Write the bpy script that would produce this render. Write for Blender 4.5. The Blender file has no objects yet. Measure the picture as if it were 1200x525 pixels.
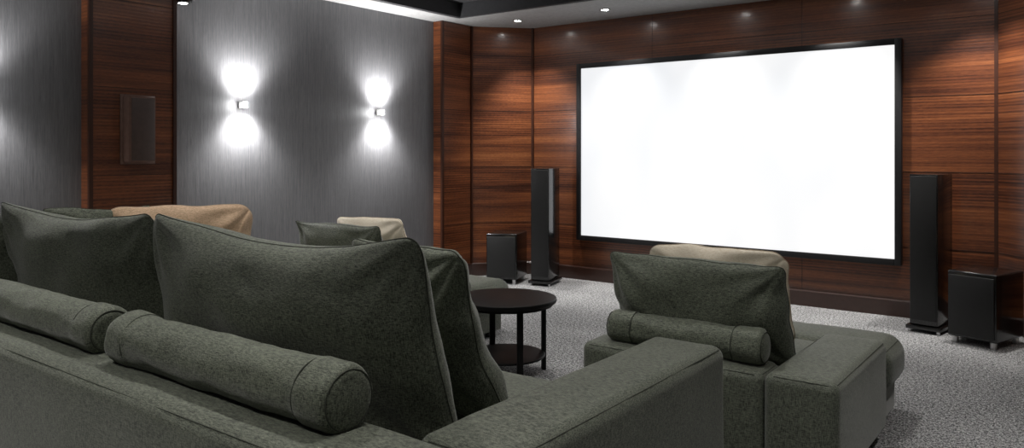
import bpy, bmesh, math, random
from mathutils import Vector, Matrix, noise
random.seed(4)
S=bpy.context.scene
try:
    S.view_settings.view_transform='Standard'; S.view_settings.look='None'
    S.view_settings.exposure=0.0
except Exception: pass
rad=math.radians

# ------------------------------------------------------------------ materials
def newmat(name):
    m=bpy.data.materials.new(name); m.use_nodes=True
    nt=m.node_tree; b=nt.nodes['Principled BSDF']
    return m,nt,b
def math_(nt,op,a,b=None,clamp=False):
    n=nt.nodes.new('ShaderNodeMath'); n.operation=op; n.use_clamp=clamp
    for i,v in enumerate((a,b)):
        if v is None: continue
        if isinstance(v,(int,float)): n.inputs[i].default_value=v
        else: nt.links.new(v,n.inputs[i])
    return n.outputs[0]
def ramp(nt,fac,stops):
    r=nt.nodes.new('ShaderNodeValToRGB'); e=r.color_ramp.elements
    while len(e)<len(stops): e.new(.5)
    for i,(p,c) in enumerate(stops):
        e[i].position=p; e[i].color=(*c,1)
    nt.links.new(fac,r.inputs[0]); return r.outputs[0]
def noise_(nt,vec,scale,detail=2,rough=.5,mp=None):
    n=nt.nodes.new('ShaderNodeTexNoise'); n.inputs['Scale'].default_value=scale
    n.inputs['Detail'].default_value=detail; n.inputs['Roughness'].default_value=rough
    if mp:
        m=nt.nodes.new('ShaderNodeMapping'); m.inputs['Scale'].default_value=mp
        nt.links.new(vec,m.inputs[0]); vec=m.outputs[0]
    nt.links.new(vec,n.inputs['Vector']); return n.outputs[0]
def bump(nt,b,h,strength,dist):
    n=nt.nodes.new('ShaderNodeBump'); n.inputs['Strength'].default_value=strength
    n.inputs['Distance'].default_value=dist
    nt.links.new(h,n.inputs['Height']); nt.links.new(n.outputs[0],b.inputs['Normal'])
def objco(nt): return nt.nodes.new('ShaderNodeTexCoord').outputs['Object']

def plain(name,col,rough=.5,metal=0,coat=0,spec=.5):
    m,nt,b=newmat(name)
    n=noise_(nt,objco(nt),30,3)
    c=ramp(nt,n,[(.3,[x*.88 for x in col]),(.7,[min(1,x*1.1) for x in col])])
    nt.links.new(c,b.inputs['Base Color'])
    b.inputs['Roughness'].default_value=rough; b.inputs['Metallic'].default_value=metal
    b.inputs['Coat Weight'].default_value=coat; b.inputs['Coat Roughness'].default_value=.1
    b.inputs['Specular IOR Level'].default_value=spec
    return m
def emit(name,col,st):
    m,nt,b=newmat(name)
    b.inputs['Base Color'].default_value=(*col,1)
    b.inputs['Emission Color'].default_value=(*col,1); b.inputs['Emission Strength'].default_value=st
    return m
def fabric(name,dark,light,sc=1.0):
    m,nt,b=newmat(name); co=objco(nt)
    a=noise_(nt,co,1,2,.6,(420*sc,420*sc,55*sc))
    c=noise_(nt,co,1,2,.6,(55*sc,110*sc,420*sc))
    g=noise_(nt,co,4,3)
    s=math_(nt,'ADD',math_(nt,'MULTIPLY',a,.5),math_(nt,'MULTIPLY',c,.5))
    s=math_(nt,'ADD',s,math_(nt,'MULTIPLY',math_(nt,'SUBTRACT',g,.5),.06))
    nt.links.new(ramp(nt,s,[(.39,dark),(.61,light)]),b.inputs['Base Color'])
    b.inputs['Roughness'].default_value=.66; b.inputs['Specular IOR Level'].default_value=.45
    b.inputs['Sheen Weight'].default_value=.3; b.inputs['Sheen Roughness'].default_value=.4
    bump(nt,b,s,.65,.002)
    return m
M_FAB=fabric('charcoal_green_fabric',(.018,.0215,.0145),(.195,.217,.158))
M_FAB2=fabric('sofa_body_fabric',(.023,.027,.019),(.172,.189,.142))
M_BEIGE=fabric('beige_fabric',(.46,.30,.18),(.80,.57,.38))
M_CREAM=fabric('cream_fabric',(.78,.66,.49),(.98,.89,.74))
M_PIPE=plain('seam_stitch',(.045,.050,.037),.85)
M_PIPEB=plain('seam_stitch_beige',(.55,.42,.29),.8)
M_BLACK=plain('black_lacquer',(.006,.006,.006),.2,0,.4)
M_GRILLE=plain('grille_cloth',(.010,.010,.010),.6)
M_MATTE=plain('matte_black_frame',(.006,.006,.007),.5)
M_CHROME=plain('brushed_metal',(.6,.6,.6),.3,1)
M_TABLE=plain('black_stained_wood',(.006,.006,.006),.42,0,0,.12)
M_SOFFIT=plain('painted_ceiling',(.34,.34,.34),.7)
M_TRAY=plain('tray_ceiling_charcoal',(.03,.03,.033),.7)
M_TRIMD=plain('trim_dark',(.045,.016,.009),.35)
M_BASE=plain('baseboard_wood',(.035,.014,.009),.3,0,.3)
M_SPK=plain('brown_speaker_cloth',(.07,.045,.038),.5)
M_SPKF=plain('brown_speaker_frame',(.17,.10,.08),.5,0,0,.3)
M_WHITE=plain('white_enamel',(.5,.5,.5),.4)
M_LAMP=emit('downlight_glow',(1,.98,.96),80)
M_SCONCE=emit('sconce_glow',(1,.98,.95),12)
M_OPAL=emit('opal_glass',(1,.99,.97),.7)
M_LINE=plain('seam',(.018,.007,.004),.6)

def woodmat():
    m,nt,b=newmat('mahogany_veneer'); co=objco(nt)
    s=nt.nodes.new('ShaderNodeSeparateXYZ'); nt.links.new(co,s.inputs[0])
    h=math_(nt,'ADD',s.outputs[0],math_(nt,'MULTIPLY',s.outputs[1],1.37)); z=s.outputs[2]
    cb=nt.nodes.new('ShaderNodeCombineXYZ'); nt.links.new(h,cb.inputs[0]); nt.links.new(z,cb.inputs[2]); v=cb.outputs[0]
    st=noise_(nt,v,1,6,.7,(.9,1,70))
    st2=noise_(nt,v,1,3,.6,(.35,1,9))
    fine=noise_(nt,v,1,3,.6,(18,1,170))
    f=math_(nt,'ADD',math_(nt,'MULTIPLY',st,.42),math_(nt,'MULTIPLY',st2,.58))
    f=math_(nt,'ADD',f,math_(nt,'MULTIPLY',math_(nt,'SUBTRACT',fine,.5),.26))
    rib=math_(nt,'ADD',math_(nt,'MULTIPLY',math_(nt,'SINE',math_(nt,'MULTIPLY',z,2*math.pi/.026)),.5),.5)
    dashn=noise_(nt,v,1,1,.5,(24,1,20))
    pm=math_(nt,'FRACT',math_(nt,'DIVIDE',math_(nt,'ADD',z,.035),.655))
    mask=math_(nt,'ADD',math_(nt,'MULTIPLY',math_(nt,'GREATER_THAN',pm,.55),.6),.4)
    rr=math_(nt,'MULTIPLY',math_(nt,'MULTIPLY',rib,math_(nt,'ADD',dashn,.2)),mask)
    f2=math_(nt,'SUBTRACT',f,math_(nt,'MULTIPLY',rr,.13))
    c=ramp(nt,f2,[(.26,(.018,.006,.003)),(.38,(.068,.020,.009)),(.52,(.170,.053,.019)),(.70,(.35,.128,.045))])
    nt.links.new(c,b.inputs['Base Color'])
    b.inputs['Roughness'].default_value=.36
    b.inputs['Coat Weight'].default_value=.6; b.inputs['Coat Roughness'].default_value=.16
    bump(nt,b,math_(nt,'ADD',math_(nt,'MULTIPLY',rr,.6),math_(nt,'MULTIPLY',st,.2)),.3,.003)
    return m
M_WOOD=woodmat()
def greywall():
    m,nt,b=newmat('grey_striated_wallpaper'); co=objco(nt)
    a=noise_(nt,co,1,4,.65,(90,90,3))
    c=noise_(nt,co,1,3,.6,(260,260,14))
    g=noise_(nt,co,1,3,.5,(1.2,1.2,.8))
    s=math_(nt,'ADD',math_(nt,'MULTIPLY',a,.5),math_(nt,'MULTIPLY',c,.4))
    s=math_(nt,'ADD',s,math_(nt,'MULTIPLY',g,.1))
    nt.links.new(ramp(nt,s,[(.36,(.10,.10,.105)),(.64,(.18,.18,.188))]),b.inputs['Base Color'])
    b.inputs['Roughness'].default_value=.45; b.inputs['Specular IOR Level'].default_value=.5
    bump(nt,b,s,.4,.004); return m
M_GREY=greywall()
def carpet():
    m,nt,b=newmat('speckled_grey_carpet'); co=objco(nt)
    a=noise_(nt,co,120,2,.7); c=noise_(nt,co,52,3,.7); g=noise_(nt,co,1.5,2)
    s=math_(nt,'ADD',math_(nt,'MULTIPLY',a,.6),math_(nt,'MULTIPLY',c,.4))
    s=math_(nt,'ADD',s,math_(nt,'MULTIPLY',math_(nt,'SUBTRACT',g,.5),.06))
    nt.links.new(ramp(nt,s,[(.41,(.03,.03,.031)),(.50,(.23,.23,.232)),(.58,(.66,.66,.66))]),b.inputs['Base Color'])
    b.inputs['Roughness'].default_value=.95; b.inputs['Specular IOR Level'].default_value=.1
    bump(nt,b,s,.7,.009); return m
M_CARPET=carpet()
def screenmat():
    m,nt,b=newmat('projection_screen_white'); co=objco(nt)
    g=noise_(nt,co,1,2,.4,(1.0,1.0,.55))
    c=ramp(nt,g,[(.36,(.86,.88,.91)),(.58,(1,1,1))])
    b.inputs['Base Color'].default_value=(.12,.12,.12,1)
    nt.links.new(c,b.inputs['Emission Color']); b.inputs['Emission Strength'].default_value=.95
    b.inputs['Roughness'].default_value=.9; b.inputs['Specular IOR Level'].default_value=0
    return m
M_SCREEN=screenmat()

# ------------------------------------------------------------------ mesh tools
def finish(bm,name,mats,parent=None,loc=(0,0,0),rot=(0,0,0),smooth=True,angle=40):
    bmesh.ops.recalc_face_normals(bm,faces=bm.faces)
    me=bpy.data.meshes.new(name); bm.to_mesh(me); bm.free()
    if not isinstance(mats,(list,tuple)): mats=[mats]
    for x in mats: me.materials.append(x)
    o=bpy.data.objects.new(name,me); S.collection.objects.link(o)
    o.location=loc; o.rotation_euler=rot
    if smooth:
        for p in me.polygons: p.use_smooth=True
        try:
            me.set_sharp_from_angle(angle=rad(angle))
        except Exception: pass
    if parent: o.parent=parent
    return o
def addbox(bm,x0,x1,y0,y1,z0,z1,mi=0,bev=0,seg=2):
    r=bmesh.ops.create_cube(bm,size=1)
    vs=r['verts']
    for v in vs:
        v.co=Vector(((x0+x1)/2+v.co.x*(x1-x0),(y0+y1)/2+v.co.y*(y1-y0),(z0+z1)/2+v.co.z*(z1-z0)))
    fs=set(f for v in vs for f in v.link_faces)
    for f in fs: f.material_index=mi
    if bev>0:
        es=list(set(e for f in fs for e in f.edges))
        rr=bmesh.ops.bevel(bm,geom=es,offset=bev,segments=seg,affect='EDGES',profile=.5)
        for f in rr['faces']: f.material_index=mi
def box(name,x0,x1,y0,y1,z0,z1,mat,parent=None,bev=0,seg=2,**kw):
    bm=bmesh.new(); addbox(bm,x0,x1,y0,y1,z0,z1,0,bev,seg)
    return finish(bm,name,mat,parent,smooth=bev>0,**kw)
def prism(name,pts,z0,z1,mat):
    bm=bmesh.new()
    lo=[bm.verts.new((x,y,z0)) for x,y in pts]; hi=[bm.verts.new((x,y,z1)) for x,y in pts]
    bm.faces.new(lo[::-1]); bm.faces.new(hi); n=len(pts)
    for i in range(n): bm.faces.new((lo[i],lo[(i+1)%n],hi[(i+1)%n],hi[i]))
    return finish(bm,name,mat,smooth=False)
def addcyl(bm,c,r,z0,z1,seg=32,mi=0,r2=None,bev=0):
    res=bmesh.ops.create_cone(bm,cap_ends=True,segments=seg,radius1=r,radius2=r if r2 is None else r2,depth=z1-z0)
    vs=res['verts']
    for v in vs: v.co+=Vector((c[0],c[1],(z0+z1)/2))
    fs=set(f for v in vs for f in v.link_faces)
    for f in fs: f.material_index=mi
    if bev:
        es=[e for e in set(e for f in fs for e in f.edges) if abs(e.verts[0].co.z-e.verts[1].co.z)<1e-5]
        rr=bmesh.ops.bevel(bm,geom=es,offset=bev,segments=3,affect='EDGES',profile=.5)
        for f in rr['faces']: f.material_index=mi
def empty(name,loc=(0,0,0),rot=(0,0,0)):
    e=bpy.data.objects.new(name,None); S.collection.objects.link(e); e.location=loc; e.rotation_euler=rot
    e.empty_display_size=.2; return e
def softbox(name,x0,x1,y0,y1,z0,z1,mat,parent=None,r=.05,puff=(0,0,0),wr=.004,seam=True,rot=(0,0,0)):
    """upholstered block: rounded edges, puffed faces, slight irregularity, seam piping along top edges"""
    c=Vector(((x0+x1)/2,(y0+y1)/2,(z0+z1)/2)); hs=Vector(((x1-x0)/2,(y1-y0)/2,(z1-z0)/2))
    r=min(r,min(hs)*.95)
    def samp(a):
        n=max(4,int(2*(a-r)/.06)); n=min(n,40)
        s=[-a+r*i/5 for i in range(5)]
        mid=[-(a-r)+2*(a-r)*i/n for i in range(n+1)]
        return s+mid+[-q for q in reversed(s)]
    sx,sy,sz=samp(hs.x),samp(hs.y),samp(hs.z)
    bm=bmesh.new()
    seed=Vector((random.random()*50,random.random()*50,random.random()*50))
    def P(p):
        p=Vector(p); q=Vector([max(-(hs[i]-r),min(hs[i]-r,p[i])) for i in range(3)])
        d=p-q; nrm=d.normalized() if d.length>1e-9 else Vector((0,0,1))
        o=q+nrm*r
        u=[p[i]/hs[i] for i in range(3)]
        for i in range(3):
            j,k=(i+1)%3,(i+2)%3
            o[i]+=nrm[i]*puff[i]*max(0,(1-u[j]**2))*max(0,(1-u[k]**2))
        w=noise.noise((o+seed)*3.0)*wr+noise.noise((o+seed)*9)*wr*.35
        o+=nrm*w
        return o
    def grid(A,B,f):
        g=[[bm.verts.new(P(f(a,b))) for b in B] for a in A]
        for i in range(len(A)-1):
            for j in range(len(B)-1):
                bm.faces.new((g[i][j],g[i+1][j],g[i+1][j+1],g[i][j+1]))
    for sg in (-1,1):
        grid(sy,sz,lambda a,b:(sg*hs.x,a,b))
        grid(sx,sz,lambda a,b:(a,sg*hs.y,b))
        grid(sx,sy,lambda a,b:(a,b,sg*hs.z))
    bmesh.ops.remove_doubles(bm,verts=bm.verts,dist=1e-4)
    if seam:
        k=r*.29
        rr=.0018
        zt=hs.z-k
        pts=[(-hs.x+k,-hs.y+r,zt),(-hs.x+k,hs.y-r,zt),(-hs.x+r,hs.y-k,zt),(hs.x-r,hs.y-k,zt),(hs.x-k,hs.y-r,zt),(hs.x-k,-hs.y+r,zt),(hs.x-r,-hs.y+k,zt),(-hs.x+r,-hs.y+k,zt)]
        tube(bm,[Vector(p) for p in pts],rr,True,1,sub=8)
    return finish(bm,name,[mat,M_PIPE],parent,loc=c,rot=rot,angle=60)
def tube(bm,pts,r,closed,mi,sub=1,seg=5):
    if sub>1:
        q=[]; n=len(pts)
        for i in range(n if closed else n-1):
            a,b=pts[i],pts[(i+1)%n]
            for k in range(sub): q.append(a.lerp(b,k/sub))
        if not closed: q.append(pts[-1])
        pts=q
    n=len(pts); rings=[]
    for i,p in enumerate(pts):
        a=pts[(i-1)%n] if (closed or i>0) else p; b=pts[(i+1)%n] if (closed or i<n-1) else p
        t=(b-a).normalized(); up=Vector((0,0,1)) if abs(t.z)<.9 else Vector((0,1,0))
        s=t.cross(up).normalized(); u=s.cross(t)
        rings.append([bm.verts.new(p+(s*math.cos(2*math.pi*k/seg)+u*math.sin(2*math.pi*k/seg))*r) for k in range(seg)])
    for i in range(n if closed else n-1):
        A,B=rings[i],rings[(i+1)%n]
        for k in range(seg):
            f=bm.faces.new((A[k],A[(k+1)%seg],B[(k+1)%seg],B[k])); f.material_index=mi
def cushion(name,w,h,t,loc,lean=15,yaw=0,roll=0,mat=None,pipe=None,seed=0,dip=.03,side=.03,wr=1.0,nu=72,nv=50,p=2.1,rc=.07,parent=None):
    """loc = centre of the bottom edge; local x width, z height, y thickness"""
    mat=mat or M_FAB; pipe=pipe or M_PIPE
    bm=bmesh.new(); sd=Vector((seed*7.3,seed*3.1,seed*1.7))
    def out(u,v):
        x=u*w/2; z=v*h/2
        qx=max(-(w/2-rc),min(w/2-rc,x)); qz=max(-(h/2-rc),min(h/2-rc,z))
        dx,dz=x-qx,z-qz; L=math.hypot(dx,dz)
        if L>1e-9 and dx and dz:
            k=max(abs(dx),abs(dz))/L; dx*=k; dz*=k
        x,z=qx+dx,qz+dz
        x*=(1-side/(w/2)*(1-v*v))
        uu=max(0,1-(abs(u))**2.6)
        if v>0: z-=dip*uu*v*v*(1+.3*math.sin(3*u+seed))
        else: z+=dip*.3*uu*v*v
        return x,z+h/2
    def prof(u,v):
        a=max(0,1-abs(u)**p); b=max(0,1-abs(v)**p)
        return (a**.5)*(b**.5)*(1-.20*v)
    def samp(n): return [math.sin(math.pi/2*(-1+2*i/n)) *.75+(-1+2*i/n)*.25 for i in range(n+1)]
    U,V=samp(nu),samp(nv); G={}
    for s in (1,-1):
        for i,u in enumerate(U):
            for j,v in enumerate(V):
                edge=i in(0,nu) or j in(0,nv)
                if edge and s==-1: G[s,i,j]=G[1,i,j]; continue
                x,z=out(u,v); th=prof(u,v)
                q=Vector((x*2.4,s*2+seed,z*2.4))
                f=noise.noise(q+sd)*.028+noise.noise(q*2.2+sd)*.010
                ph=(x*.55+z)*16+3.5*noise.noise(Vector((x*1.7,z*1.7,seed*1.3+s)))
                f+=math.sin(ph)**3*.007*max(0,noise.noise(Vector((x*2.1+seed,z*2.1,4)))+.4)
                cr=0
                for cu,cv in((1,1),(-1,1),(1,-1),(-1,-1)):
                    du,dv=(cu-u)*w/2,(cv-v)*h/2; dd=math.hypot(du,dv)
                    an=math.atan2(abs(dv),abs(du)+1e-6)
                    cr+=math.sin(an*11+seed+cu*2+cv)*math.exp(-((dd-.17)/.12)**2)
                cr*=.010
                y=s*(t/2*th)+ (f*wr*s+cr*s*wr)*min(1,th*2.2)
                wob=noise.noise(Vector((u*2.5+seed,v*2.5,0)))*.02
                G[s,i,j]=bm.verts.new((x+wob*.6,y+ (0.03*noise.noise(Vector((u*1.6,v*1.6,seed+9)))),z+wob*.5))
        for i in range(nu):
            for j in range(nv):
                bm.faces.new((G[s,i,j],G[s,i+1,j],G[s,i+1,j+1],G[s,i,j+1]))
    loop=[G[1,i,0] for i in range(nu)]+[G[1,nu,j] for j in range(nv)]+[G[1,i,nv] for i in range(nu,0,-1)]+[G[1,0,j] for j in range(nv,0,-1)]
    tube(bm,[v.co.copy() for v in loop],.0022,True,1)
    return finish(bm,name,[mat,pipe],parent,loc=loc,rot=(rad(lean),rad(roll),rad(yaw)),angle=100)
def bolster(name,x0,x1,y,z,r,seed=0,yaw=0,mat=None,parent=None):
    mat=mat or M_FAB
    bm=bmesh.new(); L=x1-x0; seg=48
    prof=[]
    e=.032
    prof.append((-L/2-.006,0)); prof.append((-L/2-.004,r*.35)); prof.append((-L/2,r*.62))
    for k in range(5):
        a=rad(90*k/4); prof.append((-L/2+e-e*math.cos(a)*1.0,r-e+e*math.sin(a)))
    n=60
    for k in range(1,n): 
        prof.append((-L/2+e+(L-2*e)*k/n,r))
    for k in range(5):
        a=rad(90*(1-k/4)); prof.append((L/2-e+e*math.cos(a),r-e+e*math.sin(a)))
    prof+= [(L/2,r*.62),(L/2+.004,r*.35),(L/2+.006,0)]
    rings=[]
    for (x,rr) in prof:
        ex=0
        for c in (-L/2+.14,L/2-.14):
            if abs(x)>abs(c) and rr>r*.9 and (x*c>0): ex=.005
        if rr==0: rings.append([bm.verts.new((x,0,0))]*seg); continue
        ring=[]
        for k in range(seg):
            a=2*math.pi*k/seg
            d=rr+ex+(noise.noise(Vector((x*5+seed,math.cos(a)*1.3,math.sin(a)*1.3)))*.007+noise.noise(Vector((x*16+seed,math.cos(a)*2,math.sin(a)*2)))*.0025)*(rr/r)
            zz=d*math.sin(a)
            if zz<-r*.9: zz=-r*.9
            ring.append(bm.verts.new((x,d*math.cos(a),zz)))
        rings.append(ring)
    for A,B in zip(rings,rings[1:]):
        for k in range(seg):
            vs=[A[k],A[(k+1)%seg],B[(k+1)%seg],B[k]]
            u=[]
            for v in vs:
                if v not in u: u.append(v)
            if len(u)>2: bm.faces.new(u)
    for xs in (-L/2+.006,L/2-.006):
        tube(bm,[Vector((xs,(r-.010)*math.cos(2*math.pi*k/40),(r-.010)*math.sin(2*math.pi*k/40))) for k in range(40)],.0025,True,1)
    for xs in (-L/2+.14,L/2-.14):
        tube(bm,[Vector((xs,(r+.002)*math.cos(rad(-50+280*k/40)),(r+.002)*math.sin(rad(-50+280*k/40)))) for k in range(41)],.0025,False,1)
    return finish(bm,name,[mat,M_PIPE],parent,loc=((x0+x1)/2,y,z+r*.9),rot=(0,0,rad(yaw)),angle=60)

# ------------------------------------------------------------------ room
CE=2.92
box('floor',-6.1,1.35,-1.65,7.6,-.1,0,M_CARPET)
box('wall_left',-6.1,-5.93,-1.5,6.395,0,CE+.3,M_GREY)
box('wall_right',1.2,1.35,-1.5,6.395,0,CE+.3,M_GREY)
box('wall_back',-6.1,1.35,-1.65,-1.5,0,CE+.3,M_GREY)
prism('wall_front',[(-5.3,7.45),(-.62,7.45),(-.62,7.6),(-5.3,7.6)],0,CE+.3,M_WOOD)
prism('wall_corner_left',[(-5.8,6.395),(-5.8,6.9),(-5.3,7.45),(-5.3,7.6),(-6.1,7.6),(-6.1,6.395)],0,CE+.3,M_WOOD)
prism('wall_corner_right',[(-.62,7.45),(-.12,6.9),(-.12,6.395),(1.35,6.395),(1.35,7.6),(-.62,7.6)],0,CE+.3,M_WOOD)
box('wall_pilaster_left',-5.93,-5.80,2.605,3.25,0,CE,M_WOOD)
# ceiling
bm=bmesh.new()
TX0,TX1,TY0,TY1=-5.57,.85,-1.1,6.43
addbox(bm,-5.93,TX0,-1.5,6.9,CE,CE+.16); addbox(bm,TX1,1.2,-1.5,6.395,CE,CE+.16)
addbox(bm,TX0,TX1,-1.5,TY0,CE,CE+.16)
addbox(bm,TX0,1.2,TY1,7.45,CE,CE+.16); addbox(bm,-5.93,TX0,6.9,7.45,CE,CE+.16)
addbox(bm,-5.93,1.2,-1.5,7.45,CE+.16,CE+.3,1)
finish(bm,'ceiling',[M_SOFFIT,M_TRAY],smooth=False)
def framet(name,x0,x1,y0,y1,z0,z1,t,mat):
    bm=bmesh.new()
    addbox(bm,x0,x0+t,y0,y1,z0,z1); addbox(bm,x1-t,x1,y0,y1,z0,z1)
    addbox(bm,x0+t,x1-t,y0,y0+t,z0,z1); addbox(bm,x0+t,x1-t,y1-t,y1,z0,z1)
    finish(bm,name,mat,smooth=False)
framet('trim_1',TX0,TX1,TY0,TY1,CE+.004,CE+.159,.05,M_TRAY)
framet('trim_2',TX0+.35,TX1-.35,TY0+.35,TY1-.35,CE+.12,CE+.159,.06,M_SOFFIT)
seams=empty('trim_3'); 
zs=[.62,1.275,1.93,2.585]
def seambox(p0,p1,z0,z1,d=.003):
    a,b=Vector((*p0,0)),Vector((*p1,0)); t=(b-a).normalized(); n=Vector((-t.y,t.x,0))
    bm=bmesh.new(); vs=[]
    for z in(z0,z1):
        for p,s in((a,-1),(b,-1),(b,1),(a,1)): vs.append(bm.verts.new(p+n*s*d+Vector((0,0,z))))
    for f in((0,1,2,3),(7,6,5,4),(0,4,5,1),(1,5,6,2),(2,6,7,3),(3,7,4,0)): bm.faces.new([vs[i] for i in f])
    finish(bm,'seam',M_LINE,seams,smooth=False)
segs=[((-5.3,7.45),(-.62,7.45)),((-5.8,6.9),(-5.3,7.45)),((-5.8,6.395),(-5.8,6.9)),((-.62,7.45),(-.12,6.9)),((-5.8,2.605),(-5.8,3.25))]
for a,b in segs:
    for z in zs: seambox(a,b,z-.0018,z+.0018)
for x in(-3.74,-2.18): seambox((x-.0015,7.45),(x+.0015,7.45),.15,CE)
def post(x,y,s=.014,nm='post',mat=None):
    o=box(nm,x-s,x+s,y-s,y+s,.0,CE,mat or M_TRIMD,seams)
for x,y in((-5.3,7.445),(-5.795,6.9),(-.62,7.445),(-.125,6.9),(-5.80,6.40),(-5.80,3.25),(-5.80,2.61)): post(x,y)
def bb(name,p0,p1,h=.15,d=.02,mat=M_BASE):
    a,b=Vector((*p0,0)),Vector((*p1,0)); t=(b-a).normalized(); n=Vector((t.y,-t.x,0))
    bm=bmesh.new(); prof=[(0,0),(d,0),(d,h-.012),(d-.008,h),(0,h)]
    A=[bm.verts.new(a+n*q[0]+Vector((0,0,q[1]))) for q in prof]; B=[bm.verts.new(b+n*q[0]+Vector((0,0,q[1]))) for q in prof]
    bm.faces.new(A[::-1]); bm.faces.new(B)
    for i in range(5): bm.faces.new((A[i],A[(i+1)%5],B[(i+1)%5],B[i]))
    finish(bm,name,mat,smooth=False)
bb('baseboard_front',(-5.3,7.45),(-.62,7.45)); bb('baseboard_corner_left',(-5.8,6.9),(-5.3,7.45)); bb('baseboard_left_front',(-5.8,6.395),(-5.8,6.9))
bb('baseboard_corner_right',(-.62,7.45),(-.12,6.9)); bb('baseboard_left',(-5.93,3.25),(-5.93,6.395)); bb('baseboard_left_rear',(-5.93,-1.5),(-5.93,2.605))

# ------------------------------------------------------------------ projection screen
sc=empty('projection_screen',(-2.985,7.45,1.45))
SW,SH=3.335,1.99
bm=bmesh.new(); f=.055
addbox(bm,-SW/2,-SW/2+f,-.07,-.005,-SH/2,SH/2,0,.006); addbox(bm,SW/2-f,SW/2,-.07,-.005,-SH/2,SH/2,0,.006)
addbox(bm,-SW/2+f,SW/2-f,-.07,-.005,SH/2-f,SH/2,0,.006); addbox(bm,-SW/2+f,SW/2-f,-.07,-.005,-SH/2,-SH/2+f,0,.006)
finish(bm,'frame',M_MATTE,sc)
box('screen_fabric',-SW/2+f,SW/2-f,-.05,-.01,-SH/2+f,SH/2-f,M_SCREEN,sc)

# ------------------------------------------------------------------ speakers
def tower(loc,yaw):
    e=empty('tower_speaker',loc,(0,0,rad(yaw))); W,D,H=.21,.34,1.27
    box('cabinet',-W/2,W/2,-D/2,D/2,.06,H,M_BLACK,e,.006)
    box('grille',-W/2+.008,W/2-.008,-D/2-.012,-D/2,.10,H-.015,M_GRILLE,e,.004)
    box('plinth',-W/2-.025,W/2+.025,-D/2-.02,D/2+.02,.025,.055,M_BLACK,e,.005)
    bm=bmesh.new()
    for x in(-1,1):
        for y in(-1,1): addcyl(bm,(x*(W/2),y*(D/2-.01)),.014,0,.028,12)
    finish(bm,'feet',M_CHROME,e)
tower((-4.80,6.98,0),14); tower((-1.04,7.06,0),-10)
def sub(loc,yaw):
    e=empty('subwoofer',loc,(0,0,rad(yaw))); W,D,H=.35,.42,.55
    box('cabinet',-W/2,W/2,-D/2,D/2,.05,H,M_BLACK,e,.012,3)
    box('grille',-W/2+.012,W/2-.012,-D/2-.015,-D/2,.07,H-.03,M_GRILLE,e,.005)
    bm=bmesh.new()
    for x in(-1,1):
        for y in(-1,1): addcyl(bm,(x*(W/2-.04),y*(D/2-.04)),.022,0,.05,14)
    finish(bm,'feet',M_CHROME,e)
sub((-.64,6.84,0),-20); sub((-5.24,6.86,0),20)
e=empty('wall_speaker',(-5.80,2.955,1.62))
bm=bmesh.new()
pts=[(0,-.12),(.085,-.10),(.085,.10),(0,.12)]
lo=[bm.verts.new((x,y,-.25)) for x,y in pts]; hi=[bm.verts.new((x,y,.25)) for x,y in pts]
bm.faces.new(lo[::-1]); bm.faces.new(hi)
for i in range(4): bm.faces.new((lo[i],lo[(i+1)%4],hi[(i+1)%4],hi[i]))
bmesh.ops.bevel(bm,geom=bm.edges[:],offset=.008,segments=2,affect='EDGES')
finish(bm,'cabinet',M_SPKF,e)
box('grille',.085,.092,-.088,.088,-.235,.235,M_SPK,e,.003)
box('mount_plate',.0,.012,-.135,.135,-.262,.262,M_SPKF,e,.003)

# ------------------------------------------------------------------ lamps
def spot(name,loc,rot,power,angle,blend=.5,size=.02,col=(1,.97,.93),parent=None):
    l=bpy.data.lights.new(name,'SPOT'); l.energy=power; l.spot_size=rad(angle); l.spot_blend=blend
    l.shadow_soft_size=size; l.color=col
    o=bpy.data.objects.new(name,l); S.collection.objects.link(o); o.location=loc; o.rotation_euler=rot
    if parent: o.parent=parent
def downlight(x,y,z,power,angle,tilt=0,blend=.6):
    e=empty('recessed_downlight',(x,y,z))
    bm=bmesh.new()
    tube(bm,[Vector((.047*math.cos(2*math.pi*k/32),.047*math.sin(2*math.pi*k/32),-.003)) for k in range(32)],.009,True,0,seg=8)
    finish(bm,'ring',M_CHROME,e)
    bm=bmesh.new(); addcyl(bm,(0,0),.036,-.006,.001,24); finish(bm,'lens',M_LAMP,e)
    spot('bulb',(0,0,-.02),(rad(tilt),0,0),power,angle,blend,.03,parent=e)
for x in(-5.12,-4.0,-2.92,-1.82,-.72): downlight(x,6.9,CE,165,80,13,.9)
for y,xs,pw in((4.6,(-4.4,-3.0,-1.4,.2),66),(2.2,(-4.4,-3.0,-1.4,.2),72),(.0,(-4.6,-3.0,-1.4),112)):  # rows out of view, added to light the seating and cushion backs
    for x in xs: downlight(x,y,CE+.16,pw,90,0,.8)
def sconce(y,k=1.0):
    e=empty('wall_sconce',(-5.93,y,1.86))
    box('back_plate',0,.010,-.026,.026,-.03,.03,M_WHITE,e,.003)
    bm=bmesh.new()
    addbox(bm,.010,.064,-.026,-.022,-.026,.026); addbox(bm,.010,.064,.022,.026,-.026,.026)
    addbox(bm,.060,.064,-.022,.022,-.026,.026)
    finish(bm,'shade',M_OPAL,e,smooth=False)
    bm=bmesh.new(); addcyl(bm,(.035,0),.016,-.024,.024,20,bev=.006); finish(bm,'lamp_tube',M_SCONCE,e)
    for s in(0,180):
        spot('bulb',(.095,0,.030 if s else -.030),(rad(s),0,0),92*k,118,.9,.04,(1,.99,.98),e)
        spot('bulb_wide',(.095,0,.030 if s else -.030),(rad(s),0,0),34*k,160,1,.04,(1,.99,.98),e)
    l=bpy.data.lights.new('glass_glow','POINT'); l.energy=4.5*k; l.shadow_soft_size=.03
    o=bpy.data.objects.new('glass_glow',l); S.collection.objects.link(o); o.location=(.13,0,0); o.parent=e
for y in(1.90,3.935,5.55): sconce(y,.5 if y<3 else 1)
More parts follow.
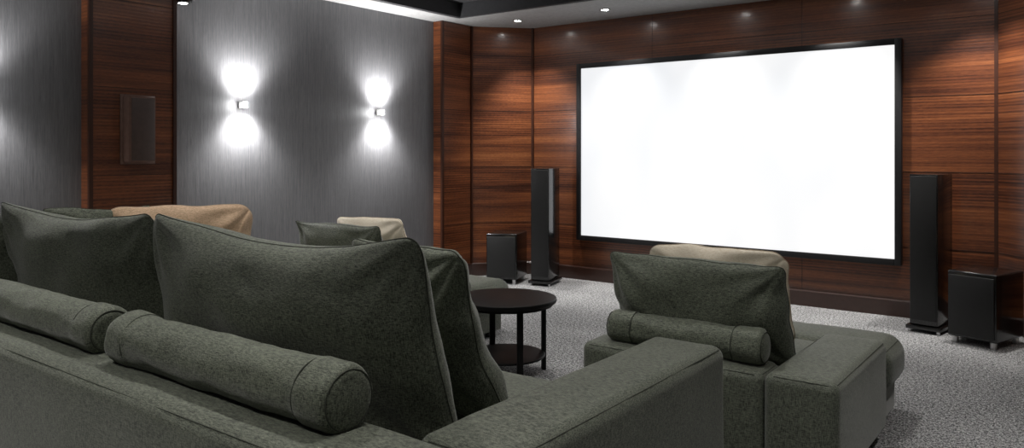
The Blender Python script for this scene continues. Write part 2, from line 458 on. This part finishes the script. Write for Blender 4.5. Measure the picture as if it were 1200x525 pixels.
e=empty('track_spotlight',(-5.84,3.32,2.68))
box('bracket',-.09,.0,-.015,.015,-.02,.02,M_BLACK,e,.003)
box('housing',-.01,.10,-.05,.05,-.04,.05,M_BLACK,e,.008)
box('lens',.02,.07,-.025,.025,-.046,-.040,M_SCONCE,e)
al=bpy.data.lights.new('tray_fill_light','AREA'); al.shape='RECTANGLE'; al.size=4; al.size_y=4.5; al.energy=18; al.color=(1,.98,.96)  # added soft fill below the tray ceiling, no real fixture there
ao=bpy.data.objects.new('tray_fill_light',al); S.collection.objects.link(ao); ao.location=(-2.4,2.4,CE+.14)

# ------------------------------------------------------------------ sofa
so=empty('sectional_sofa')
BZ=.66; YB0,YB1=1.245,1.57
XA0,XA1=-1.52,-1.19; XL=-5.45
softbox('backrest',XL,XA1-.02,YB0,YB1,.06,BZ,M_FAB2,so,.055,(0,.012,.008),.006)
softbox('arm_right',XA0,XA1,YB1-.02,3.04,.06,BZ,M_FAB2,so,.05,(.008,.01,.008),.005)
softbox('arm_left',XL,XL+.33,YB1-.02,3.04,.06,BZ,M_FAB2,so,.05,(.008,.01,.008),.005)
box('base',XL+.3,XA0+.03,YB1-.02,2.84,.06,.26,M_FAB2,so,.01)
sx=[XL+.33,-3.93,-2.73,XA0]
for i in range(3):
    softbox('seat_cushion_%d'%(i+1),sx[i]+.004,sx[i+1]-.004,YB1,2.90,.25,.42,M_FAB2,so,.045,(.0,.012,.012),.004)
bm=bmesh.new()
for x in(XL+.12,-4.2,-2.7,XA1-.12):
    for y in(YB0+.1,2.75): addcyl(bm,(x,y),.03,0,.07,16)
finish(bm,'feet',M_BLACK,so)
bolster('bolster_1',-2.92,-1.66,1.45,BZ+.006,.095,1,0,parent=so)
bolster('bolster_2',-4.60,-3.06,1.46,BZ+.006,.090,5,0,parent=so)
cushion('back_cushion_1',1.58,.80,.40,(-2.40,1.88,.42),14,0,0,seed=1,dip=.07,side=.02,parent=so)
cushion('back_cushion_2',1.54,.80,.38,(-4.05,1.95,.42),18,2,0,seed=2,dip=.05,side=.02,parent=so)
cushion('back_cushion_3',.75,.76,.30,(-5.0,1.9,.42),20,15,0,seed=3,dip=.04,parent=so)
cushion('back_cushion_4',.70,.73,.30,(-2.03,2.28,.42),20,-8,0,seed=4,dip=.01,rc=.08,parent=so)
cushion('back_cushion_5',.62,.74,.26,(-4.92,2.22,.42),14,80,0,seed=6,dip=.04,parent=so)
cushion('beige_throw_pillow',.90,.69,.34,(-4.68,2.66,.43),12,60,0,M_BEIGE,M_PIPEB,seed=5,dip=-.01,rc=.12)

# ------------------------------------------------------------------ lounge chairs
def chair(ox,oy,sd,beige_dx=0):
    e=empty('lounge_armchair',(ox,oy,0))
    x0,x1=-2.05,-.82; AW=.31; y0=3.29; z=.5
    softbox('arm_left',x0,x0+AW,y0,4.25,.05,z,M_FAB2,e,.045,(.006,.008,.006),.004)
    softbox('arm_right',x1-AW,x1,y0,4.25,.05,z,M_FAB2,e,.045,(.006,.008,.006),.004)
    softbox('backrest',x0+AW+.003,x1-AW-.003,y0+.01,3.56,.05,z-.01,M_FAB2,e,.045,(0,.008,.006),.004)
    box('base',x0+.04,x1-.04,3.5,4.64,.05,.24,M_FAB2,e,.01)
    softbox('seat_cushion',x0+AW+.003,x1-AW-.003,3.56,4.32,.2,.43,M_FAB2,e,.045,(0,0,.012),.004)
    softbox('seat_front',x0+.01,x1-.0,4.255,4.74,.19,.44,M_FAB2,e,.09,(.012,.02,.012),.005)
    bm=bmesh.new()
    for x in(x0+.1,x1-.1):
        for y in(y0+.1,4.55): addcyl(bm,(x,y),.028,0,.06,16)
    finish(bm,'feet',M_BLACK,e)
    bolster('bolster',-1.95,-1.16,3.44,z,.078,sd,0,parent=e)
    cushion('back_cushion',.93,.54,.32,(-1.575,3.73,.42),18,0,0,seed=sd,dip=.025,side=.01,rc=.05,parent=e)
    cushion('cream_throw_pillow',.78,.52,.28,(ox-1.59+beige_dx,oy+4.02,.435),15,0,0,M_CREAM,M_PIPEB,seed=sd+1,dip=-.01,side=.02,rc=.09)
chair(0,0,11); chair(-2.86,.16,17,.03)

# ------------------------------------------------------------------ side table
e=empty('round_side_table',(-3.06,3.99,0))
bm=bmesh.new()
addcyl(bm,(0,0),.335,.473,.50,64,bev=.006)
finish(bm,'top',M_TABLE,e)
bm=bmesh.new(); addcyl(bm,(0,0),.31,.452,.474,64); finish(bm,'apron',M_TABLE,e)
bm=bmesh.new(); addcyl(bm,(0,0),.26,.118,.132,64,bev=.005); finish(bm,'shelf',M_TABLE,e)
for k in range(4):
    a=rad(37+20+90*k); c,s=math.cos(a),math.sin(a)
    bm=bmesh.new(); addbox(bm,.258,.282,-.019,.019,0,.455,0,.004)
    finish(bm,'leg_%d'%(k+1),M_TABLE,e,rot=(0,0,a))

# ------------------------------------------------------------------ camera, world
cam=bpy.data.cameras.new('camera'); co=bpy.data.objects.new('camera',cam); S.collection.objects.link(co)
co.location=(0,0,1.45); co.rotation_euler=(rad(90),0,rad(37))
cam.sensor_fit='HORIZONTAL'; cam.sensor_width=36; cam.lens=27.0; cam.shift_y=-84.5/1200; cam.clip_start=.05
S.camera=co
w=bpy.data.worlds.new('world'); S.world=w; w.use_nodes=True
w.node_tree.nodes['Background'].inputs[0].default_value=(.02,.02,.022,1); w.node_tree.nodes['Background'].inputs[1].default_value=1
